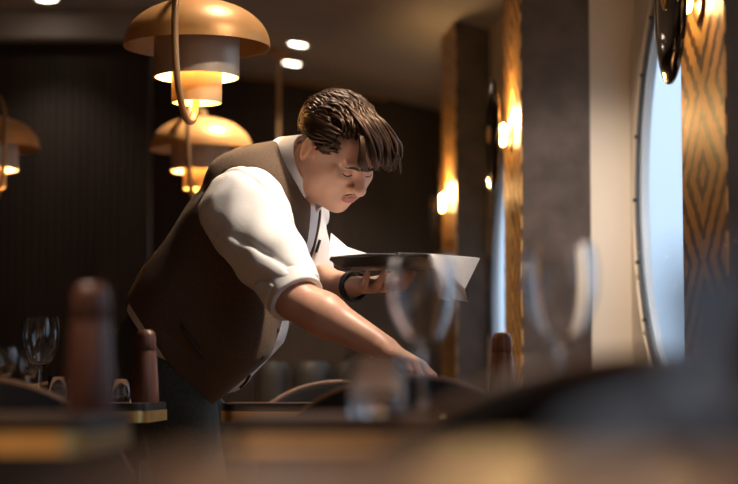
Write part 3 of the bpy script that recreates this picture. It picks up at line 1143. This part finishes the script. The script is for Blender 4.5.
# ------------------------------------------------------------------ hair: cap and many wavy locks
random.seed(4)
S = Sculpt(np.array(hd(0, 0, 0)) - 0.19, np.array(hd(0, 0, 0)) + 0.19, 0.003)
S.ell(hd(0, -0.020, 0.033), HM, (0.080, 0.098, 0.084), 0.0)
cutn = hf * 0.86 - hu * 0.50
S.op(lambda g: -dotg(g, hd(0, 0.050, 0.046), cutn), hd(0, 0, 0) - 0.2, hd(0, 0, 0) + 0.2, 0.012, 'sub')
cutn2 = nrmz(-hu * 0.9 + hf * 0.44)
S.op(lambda g: -dotg(g, hd(0, -0.030, -0.022), cutn2), hd(0, 0, 0) - 0.2, hd(0, 0, 0) + 0.2, 0.012, 'sub')
P, Q = S.mesh()
hair = kid(from_np('hair', P, Q, 'hair', person))
locks = []
for i in range(380):
    sfr = random.uniform(-0.97, 0.97)
    phi = math.asin(sfr)
    lay = random.uniform(0.0, 1.0)
    th0 = math.radians(random.uniform(28, 80) if abs(sfr) < 0.8 else random.uniform(50, 90))
    span = math.radians(random.uniform(80, 135))
    th1 = min(th0 + span, math.radians(188 - 10 * abs(sfr)))
    amp, ph, fr = random.uniform(0.008, 0.013), 1.3 + 2.5 * phi + random.uniform(-0.5, 0.5), random.uniform(6.5, 8)
    drift = random.uniform(-0.10, 0.10)
    pts, rad = [], []
    n = 22
    for j in range(n):
        q = j / (n - 1)
        th = th0 + (th1 - th0) * q
        lift = 0.002 + 0.009 * lay + 0.006 * max(0, math.cos(th)) + 0.004 * math.sin(fr * q * 2 + ph)
        ph2 = phi + drift * q + amp / 0.09 * math.sin(fr * q + ph)
        ph2 = max(-1.45, min(1.45, ph2))
        r = (0.080 + lift * 0.8, 0.098 + lift, 0.083 + lift)
        pts.append(hd(r[0] * math.sin(ph2), -0.020 + r[1] * math.cos(ph2) * math.cos(th), 0.034 + r[2] * math.cos(ph2) * math.sin(th)))
        rad.append(0.0046 * (math.sin(math.pi * (0.08 + 0.86 * q)) ** 0.7) * random.uniform(0.85, 1.1))
    locks.append((pts, rad))
# sides: short locks swept back over the ears
for sx in (1, -1):
    for i in range(34):
        z0 = random.uniform(0.036, 0.080)
        pts, rad = [], []
        y0 = random.uniform(0.005, 0.045)
        for j in range(9):
            q = j / 8
            y = y0 - 0.095 * q
            z = z0 - 0.024 * q + 0.004 * math.sin(7 * q + i)
            ex = math.sqrt(max(0.05, 1 - ((y + 0.02) / 0.106) ** 2 - ((z - 0.034) / 0.092) ** 2))
            pts.append(hd(sx * (0.082 * ex + 0.006), y, z))
            rad.append(0.0055 * math.sin(math.pi * (0.1 + 0.84 * q)) ** 0.7)
        locks.append((pts, rad))
# temples: short locks ending in front of the ears
for sx in (1, -1):
    for i in range(26):
        z0 = random.uniform(0.024, 0.058)
        y0 = random.uniform(0.036, 0.058)
        y1 = random.uniform(-0.002, 0.020)
        pts, rad = [], []
        for j in range(8):
            q = j / 7
            y = y0 - (y0 - y1) * q
            z = z0 - 0.020 * q + 0.003 * math.sin(6 * q + i)
            ex = math.sqrt(max(0.05, 1 - ((y + 0.012) / 0.108) ** 2 - ((z - 0.034) / 0.110) ** 2))
            pts.append(hd(sx * (0.076 * ex + 0.001), y, z))
            rad.append(0.0048 * math.sin(math.pi * (0.1 + 0.84 * q)) ** 0.7)
        locks.append((pts, rad))
# back of the neck
for i in range(40):
    phi = random.uniform(-1.2, 1.2)
    pts, rad = [], []
    for j in range(8):
        q = j / 7
        th = math.radians(150 + 66 * q)
        pts.append(hd(0.086 * math.sin(phi), -0.020 + 0.108 * math.cos(phi) * math.cos(th), 0.034 + 0.094 * math.cos(phi) * math.sin(th)))
        rad.append(0.0058 * math.sin(math.pi * (0.12 + 0.82 * q)) ** 0.7)
    locks.append((pts, rad))
# front: quiff falling over the brow on his left, one curl hanging on the forehead
for i in range(54):
    x0 = random.uniform(-0.070, 0.012)
    w = random.uniform(0, 1)
    ctrl = [hd(x0 * 0.8 + 0.03, 0.000, 0.118 + 0.006 * w), hd(x0 * 0.9 + 0.015, 0.046, 0.110 + 0.006 * w), hd(x0 - 0.002, 0.080 + 0.008 * w, 0.088),
            hd(x0 - 0.014, 0.097 + 0.010 * w, 0.062 - 0.008 * w), hd(x0 - 0.026 - 0.012 * w, 0.088 + 0.016 * w, 0.036 - 0.014 * w)]
    jx, jy, jz = random.uniform(-1, 1), random.uniform(-1, 1), random.uniform(0, 6.28)
    sp = [pp + Vector(hr) * (0.007 * math.sin(jz + 5.5 * k_ / 16) + 0.010 * jx * k_ / 16) + Vector(hf) * (0.006 * math.sin(jz * 2 + 6 * k_ / 16) + 0.008 * jy * k_ / 16)
          for k_, pp in enumerate(smoothpath(ctrl, 16))]
    locks.append((sp, [random.uniform(0.8, 1.15) * 0.0048 * math.sin(math.pi * (0.12 + 0.84 * j / (len(sp) - 1))) ** 0.6 for j in range(len(sp))]))
for k in range(4):
    o = k * 0.0035
    ctrl = [hd(0.026 + o, 0.070, 0.092), hd(0.030 + o, 0.094, 0.074), hd(0.026 + o, 0.106, 0.052 - o), hd(0.012 + o, 0.109, 0.034), hd(0.004 + o, 0.105, 0.022), hd(-0.004, 0.106, 0.020 + o)]
    sp = smoothpath(ctrl, 25)
    locks.append((sp, [0.0046 * math.sin(math.pi * (0.15 + 0.80 * j / (len(sp) - 1))) ** 0.6 for j in range(len(sp))]))
vs, fs = sweep(locks, 7)
kid(pyd('hair_locks', vs, fs, 'hair', None, True))


# ------------------------------------------------------------------ clothes
def waves(g, sc_, seed, n=5):
    r = random.Random(seed)
    out = 0
    for _ in range(n):
        k = nrmz([r.gauss(0, 1) for _ in range(3)]) / sc_ * r.uniform(0.7, 1.4)
        out = out + np.sin(g[0] * k[0] + g[1] * k[1] + g[2] * k[2] + r.uniform(0, 6.28))
    return out / n


LO, HI = (-0.62, 4.06, 0.66), (0.08, 4.98, 1.46)
BIG = (np.array(LO) - 1, np.array(HI) + 1)


def torso(S, infl):
    S.ell(PEL, TM, (0.165, 0.135, 0.15), 0.05, infl=infl)
    S.ell(BEL, TM, (0.180, 0.170, 0.20), 0.06, infl=infl)
    S.ell(CHE, TM, (0.195, 0.135, 0.17), 0.06, infl=infl)
    S.ell(UPB, TM, (0.175, 0.095, 0.085), 0.05, infl=infl)


sl_a, sl_b = V(SHR), V(Vector(SHR).lerp(ELR, 0.93))
ll_a, ll_b = V(SHL), V(Vector(SHL).lerp(ELL, 0.95))


def sleeve_fn(g, a, b, ra, rb, seed, infl=0.0):
    ax = (b - a) / np.linalg.norm(b - a)
    t = dotg(g, a, ax)
    L = np.linalg.norm(b - a)
    d_ = f_cone(g, a, b, ra, rb) - infl
    if infl == 0:
        # diagonal pull folds from the armhole to the elbow
        u = nrmz(np.cross(ax, (0.3, -0.9, 0.2)))
        q = dotg(g, a, u)
        d_ = d_ + 0.011 * (1 - np.abs(np.sin(t * 17 + q * 40 + 1.5 * np.sin(q * 30 + t * 16 + seed)))) ** 1.5 * np.clip(t / L * 1.8, 0.5, 1) + 0.006 * waves(g, 0.020, seed) + 0.004 * waves(g, 0.009, seed + 3) - 0.004
    return np.maximum(d_, t - L)


# vest
S = Sculpt(LO, HI, 0.0042)
torso(S, 0.010)
S.cone(at(226, 340, 4.46), at(204, 396, 4.50), 0.105, 0.030, 0.05)       # skirt of the vest hanging to its point
S.cone(at(232, 180, 4.44), at(285, 165, 4.52), 0.060, 0.062, 0.03)       # shoulder seam
S.cone(at(298, 176, 4.66), at(292, 176, 4.55), 0.055, 0.060, 0.03)
sl, g = S._sub(LO, HI)
S.d += 0.0035 * waves(g, 0.05, 3) + 0.002 * waves(g, 0.02, 5)
S.op(lambda g: sleeve_fn(g, sl_a, sl_b, 0.098, 0.062, 1, 0.003), *BIG, 0.004, 'sub')
S.op(lambda g: sleeve_fn(g, ll_a, ll_b, 0.072, 0.054, 1, 0.003), *BIG, 0.004, 'sub')
hem0, hemn = V(at(126, 298, 4.55)), nrmz((0.823, 0.05, 0.566))
S.op(lambda g: dotg(g, hem0, hemn), *BIG, 0.006, 'sub')
# open front: a strip left of the centre line, widening into the neck
def front_gap(g):
    l_, f_, a_ = dotg(g, V(CHE), tr), dotg(g, V(CHE), tf), dotg(g, V(CHE), ta)
    wr = -0.004 + 0.16 * np.clip(a_ - 0.02, 0, 1)
    wl = -0.050 - 0.22 * np.clip(a_ + 0.05, 0, 1)
    return np.maximum(np.maximum(l_ - wr, wl - l_), -f_ + 0.0 + 0 * a_)
S.op(front_gap, *BIG, 0.004, 'sub')
S.op(lambda g: f_cone(g, V(NEK) - ta * 0.01, V(hd(0, -0.022, -0.045)), 0.075, 0.09), *BIG, 0.004, 'sub')
P, Q = S.mesh()
vest = kid(from_np('vest', P, Q, 'vest', person))

# shirt
S = Sculpt(LO, HI, 0.0042)
torso(S, 0.0)
S.cone(at(242, 328, 4.52), at(228, 368, 4.52), 0.098, 0.055, 0.04)
S.cone(UPB, SHL, 0.085, 0.072, 0.03)
sl, g = S._sub(LO, HI)
S.d += 0.004 * waves(g, 0.03, 13)
S.op(lambda g: dotg(g, hem0 - hemn * 0.015, hemn), *BIG, 0.006, 'sub')
S.op(lambda g: sleeve_fn(g, sl_a, sl_b, 0.098, 0.060, 1), *BIG, 0.012)
S.op(lambda g: sleeve_fn(g, ll_a, ll_b, 0.072, 0.053, 2), *BIG, 0.012)
S.op(lambda g: f_cone(g, V(NEK) - ta * 0.03, V(hd(0, -0.022, -0.045)), 0.069, 0.066), *BIG, 0.004, 'sub')
# sleeves are open tubes over the arms
S.op(lambda g: f_cone(g, V(Vector(SHR).lerp(ELR, 0.7)), V(Vector(SHR).lerp(ELR, 1.2)), 0.050, 0.050), *BIG, 0.004, 'sub')
S.op(lambda g: f_cone(g, V(Vector(SHL).lerp(ELL, 0.7)), V(Vector(SHL).lerp(ELL, 1.2)), 0.049, 0.049), *BIG, 0.004, 'sub')
P, Q = S.mesh()
shirt = kid(from_np('shirt', P, Q, 'shirt', person))


# rolled cuffs and collar, sub-parts of the shirt
def cuff(c, ax, r0, w, seed):
    ax = nrmz(ax)
    c = V(c)
    S = Sculpt(c - 0.12, c + 0.12, 0.003)

    def fn(g):
        t = dotg(g, c, ax)
        rr2 = np.sqrt(np.maximum((g[0] - c[0]) ** 2 + (g[1] - c[1]) ** 2 + (g[2] - c[2]) ** 2 - t * t, 0))
        q = np.abs(rr2 - r0 - 0.003 * waves(g, 0.02, seed)) - 0.004
        q2 = np.abs(t + 0.004 * waves(g, 0.03, seed + 1)) - w
        return np.sqrt(np.maximum(q, 0) ** 2 + np.maximum(q2, 0) ** 2) + np.minimum(np.maximum(q, q2), 0) - 0.003
    S.op(fn, c - 0.12, c + 0.12, 0)
    P, Q = S.mesh()
    o = from_np('cuff', P, Q, 'shirt', shirt)
    o.parent = shirt
    return o


cuff(Vector(SHR).lerp(ELR, 0.92), ELR - SHR, 0.057, 0.018, 4)
cuff(Vector(SHL).lerp(ELL, 0.93), ELL - SHL, 0.050, 0.016, 6)

na = nrmz(np.array(hd(0, -0.022, -0.045)) - np.array(NEK))
nf = nrmz(hf * 0.5 + tf * 0.5 - na * ((hf * 0.5 + tf * 0.5) @ na))
nr = np.cross(nf, na)
nc = V(np.array(NEK) + na * 0.012)
S = Sculpt(nc - 0.14, nc + 0.14, 0.0028)


def collar_fn(g):
    t = dotg(g, nc, na)
    x, y = dotg(g, nc, nr), dotg(g, nc, nf)
    rad = np.sqrt(x * x + y * y)
    az = np.arctan2(np.abs(x), y)                       # 0 at the front
    band = np.maximum(np.abs(rad - 0.0735) - 0.0025, np.maximum(t - 0.044, -0.03 - t))
    fall = rad - (0.078 + 0.020 * np.clip((0.046 - t) / 0.06, 0, 1.4))
    low = -0.012 - 0.030 * np.clip(1 - az / 1.1, 0, 1)   # points reach lower at the front
    leaf = np.maximum(np.abs(fall) - 0.0025, np.maximum(t - 0.047, low - t))
    d_ = np.minimum(band, leaf)
    gap = 0.10 + 0.55 * np.clip((t + 0.03) / 0.07, 0, 1)
    return np.maximum(d_, (gap - az) * 0.07)


S.op(collar_fn, nc - 0.14, nc + 0.14, 0)
P, Q = S.mesh()
collar = from_np('collar', P, Q, 'shirt', shirt)
collar.parent = shirt

# trousers
S = Sculpt((-0.66, 4.36, 0.05), (-0.18, 4.86, 1.06), 0.006)
HIPR, HIPL = PEL + Vector(tr) * 0.085 + Vector((0.02, 0, -0.06)), PEL - Vector(tr) * 0.085 + Vector((0.02, 0, -0.06))
S.ell(PEL + Vector((0.0, 0, -0.005)), TM, (0.168, 0.140, 0.135), 0.03)
for hp_, kx in ((HIPR, 0.02), (HIPL, 0.05)):
    kn = Vector((hp_.x + 0.045 + kx, hp_.y - 0.01, 0.48))
    an = Vector((kn.x - 0.05, kn.y + 0.02, 0.09))
    S.cone(hp_, kn, 0.098, 0.078, 0.03)
    S.cone(kn, an, 0.078, 0.066, 0.02)
sl, g = S._sub((-9, -9, -9), (9, 9, 9))
S.d += 0.004 * waves(g, 0.03, 21)
S.op(lambda g: -dotg(g, hem0 + hemn * 0.05, hemn), (-9, -9, -9), (9, 9, 9), 0.006, 'sub')
P, Q = S.mesh()
kid(from_np('trousers', P, Q, 'trousers', person))
for hp_, kx in ((HIPR, 0.02), (HIPL, 0.05)):
    ax_, ay_ = hp_.x + 0.045 + kx - 0.05, hp_.y + 0.01
    c = np.array((ax_ + 0.06, ay_ - 0.02, 0.0))
    S = Sculpt(c - (0.2, 0.09, 0.01), c + (0.2, 0.09, 0.15), 0.005)
    S.cone(c + (-0.08, 0.01, 0.05), c + (0.10, -0.01, 0.035), 0.046, 0.038, 0.02)
    S.cone(c + (-0.06, 0.015, 0.06), c + (-0.06, 0.015, 0.11), 0.045, 0.042, 0.02)
    S.op(lambda g: g[2] - 0.001 + 0 * g[0] + 0 * g[1], (-9, -9, -9), (9, 9, 9), 0.0, 'sub')
    P, Q = S.mesh()
    kid(from_np('shoe', P, Q, 'rubber', person))


# surface point of the vest under a picture position: used for welt, buttons and pen
bpy.context.view_layer.update()
from mathutils.bvhtree import BVHTree


def surf(o, px, py):
    me = o.data
    bv = BVHTree.FromPolygons([v.co for v in me.vertices], [p.vertices for p in me.polygons])
    dirv = (at(px, py, 4.0) - Vector((0, 0, CAMZ))).normalized()
    hit = bv.ray_cast(Vector((0, 0, CAMZ)), dirv)
    return hit[0], hit[1]


def child_of(o, par):
    o.parent = par
    return o


pts = [surf(vest, x, y) for x, y in ((181, 324), (187, 333), (193, 342), (199, 351), (204, 358))]
if all(p[0] is not None for p in pts):
    child_of(tube('pocket_welt', [p[0] + p[1] * 0.002 for p in pts], [0.003, 0.0045, 0.0048, 0.0045, 0.003], 'lining', None, 8), vest)
for x, y in ((278, 330), (263, 357), (249, 376), (231, 392)):
    h, nn = surf(vest, x, y)
    if h is None: continue
    b = lathe('button', [(0, 0), (0.0055, 0), (0.006, 0.0015), (0.005, 0.003), (0, 0.0022)], 'rubber', None, 16)
    b.matrix_local = Matrix.Translation(h) @ nn.to_track_quat('Z', 'Y').to_matrix().to_4x4()
    child_of(b, vest)

# wrist watch on the left wrist
wd = nrmz(np.array(at(378, 288, 4.44) - WRL))
wc = V(np.array(WRL) + wd * 0.010)
S = Sculpt(wc - 0.07, wc + 0.07, 0.0022)


def band_fn(g):
    t = dotg(g, wc, wd)
    rad = np.sqrt(np.maximum((g[0] - wc[0]) ** 2 + (g[1] - wc[1]) ** 2 + (g[2] - wc[2]) ** 2 - t * t, 0))
    return np.maximum(np.abs(rad - 0.0335) - 0.003, np.abs(t) - 0.011)


S.op(band_fn, wc - 0.07, wc + 0.07, 0)
P, Q = S.mesh()
watch = kid(from_np('watch_strap', P, Q, 'rubber', person))
# belt with hanging straps at the front of the hips
e0 = [surf(shirt, x, y)[0] for x, y in ((240, 388), (246, 382), (250, 375))]
e0 = [e for e in e0 if e is not None]
if len(e0) >= 2:
    kid(tube('apron_strap', [p_ + Vector((0, -0.006, 0)) for p_ in e0], 0.004, 'rubber', None, 8))

# ------------------------------------------------------------------ tray and napkin carried on the left hand
tray = empty('serving_tray', TRAYC)
tag(tray, 'black round serving tray held up on the waiter\'s left hand', 'tray')
lathe('plate', [(0, 0), (0.105, 0), (0.122, 0.006), (0.130, 0.016), (0.133, 0.017), (0.133, 0.020), (0.128, 0.020), (0.119, 0.010), (0.103, 0.005), (0, 0.005)], 'tray', tray, 56)
tr_ring = lathe('rolled_rim', [(0.131 + 0.0035 * math.cos(a), 0.019 + 0.0035 * math.sin(a)) for a in np.linspace(0, 2 * math.pi, 9)[:-1]], 'tray', tray, 56, True)


def sheet(name, grid, m, th=0.0016):
    """grid of points (rows) -> thin cloth with thickness"""
    nr_, nc_ = len(grid), len(grid[0])
    vs = [Vector(p) for row in grid for p in row]
    fs = [(j * nc_ + i, j * nc_ + i + 1, (j + 1) * nc_ + i + 1, (j + 1) * nc_ + i) for j in range(nr_ - 1) for i in range(nc_ - 1)]
    o = pyd(name, vs, fs, m, None, True)
    md = o.modifiers.new('thickness', 'SOLIDIFY')
    md.thickness = th
    md.offset = 0
    sd = o.modifiers.new('soft', 'SUBSURF')
    sd.levels = sd.render_levels = 2
    return o




def fold(name, pts, faces, m, label, th=0.0014):
    o = pyd(name, pts, faces, m)
    md = o.modifiers.new('thickness', 'SOLIDIFY')
    md.thickness = th
    md.offset = 0
    tag(o, label, 'napkin', 'white napkins on the tray')
    return o


zt = TRAYC.z + 0.022


def onz(px, Y, z):                                  # point at column px and depth Y with given height
    p_ = at(px, 262, Y)
    return Vector((p_.x, p_.y, z))


fold('white_napkin', [onz(329, 4.33, zt), at(331, 233, 4.40), at(347, 247, 4.37), onz(367, 4.30, zt + 0.005), onz(396, 4.27, zt + 0.002), onz(396, 4.44, zt + 0.004),
                      onz(352, 4.48, zt), onz(334, 4.42, zt)],
     [(0, 2, 1), (0, 3, 2), (0, 7, 6, 3), (3, 6, 5, 4), (1, 2, 7), (2, 3, 6), (2, 6, 7)], 'linen',
     'white paper napkin standing to a point at the left of the tray')
A, B, C_ = onz(430, 4.265, zt + 0.002), onz(480, 4.33, zt - 0.004), at(465, 289, 4.235)
fold('white_napkin', [onz(398, 4.262, zt + 0.004), A, B, onz(476, 4.42, zt + 0.004), onz(398, 4.45, zt + 0.006), C_, at(444, 273, 4.255), at(453, 299, 4.235), at(468, 302, 4.245)],
     [(0, 1, 3, 4), (1, 2, 3), (1, 5, 2), (1, 6, 5), (6, 7, 8, 5)], 'linen', 'white napkin hanging over the right side of the tray')
# pen clipped at the vest edge
h1 = surf(vest, 318, 246)[0] or surf(shirt, 318, 246)[0]
if h1 is not None:
    child_of(tube('pen', [h1 + Vector((-0.004, -0.006, -0.016)), h1 + Vector((0.005, -0.006, 0.014))], 0.0035, 'rubber', None, 10), vest)
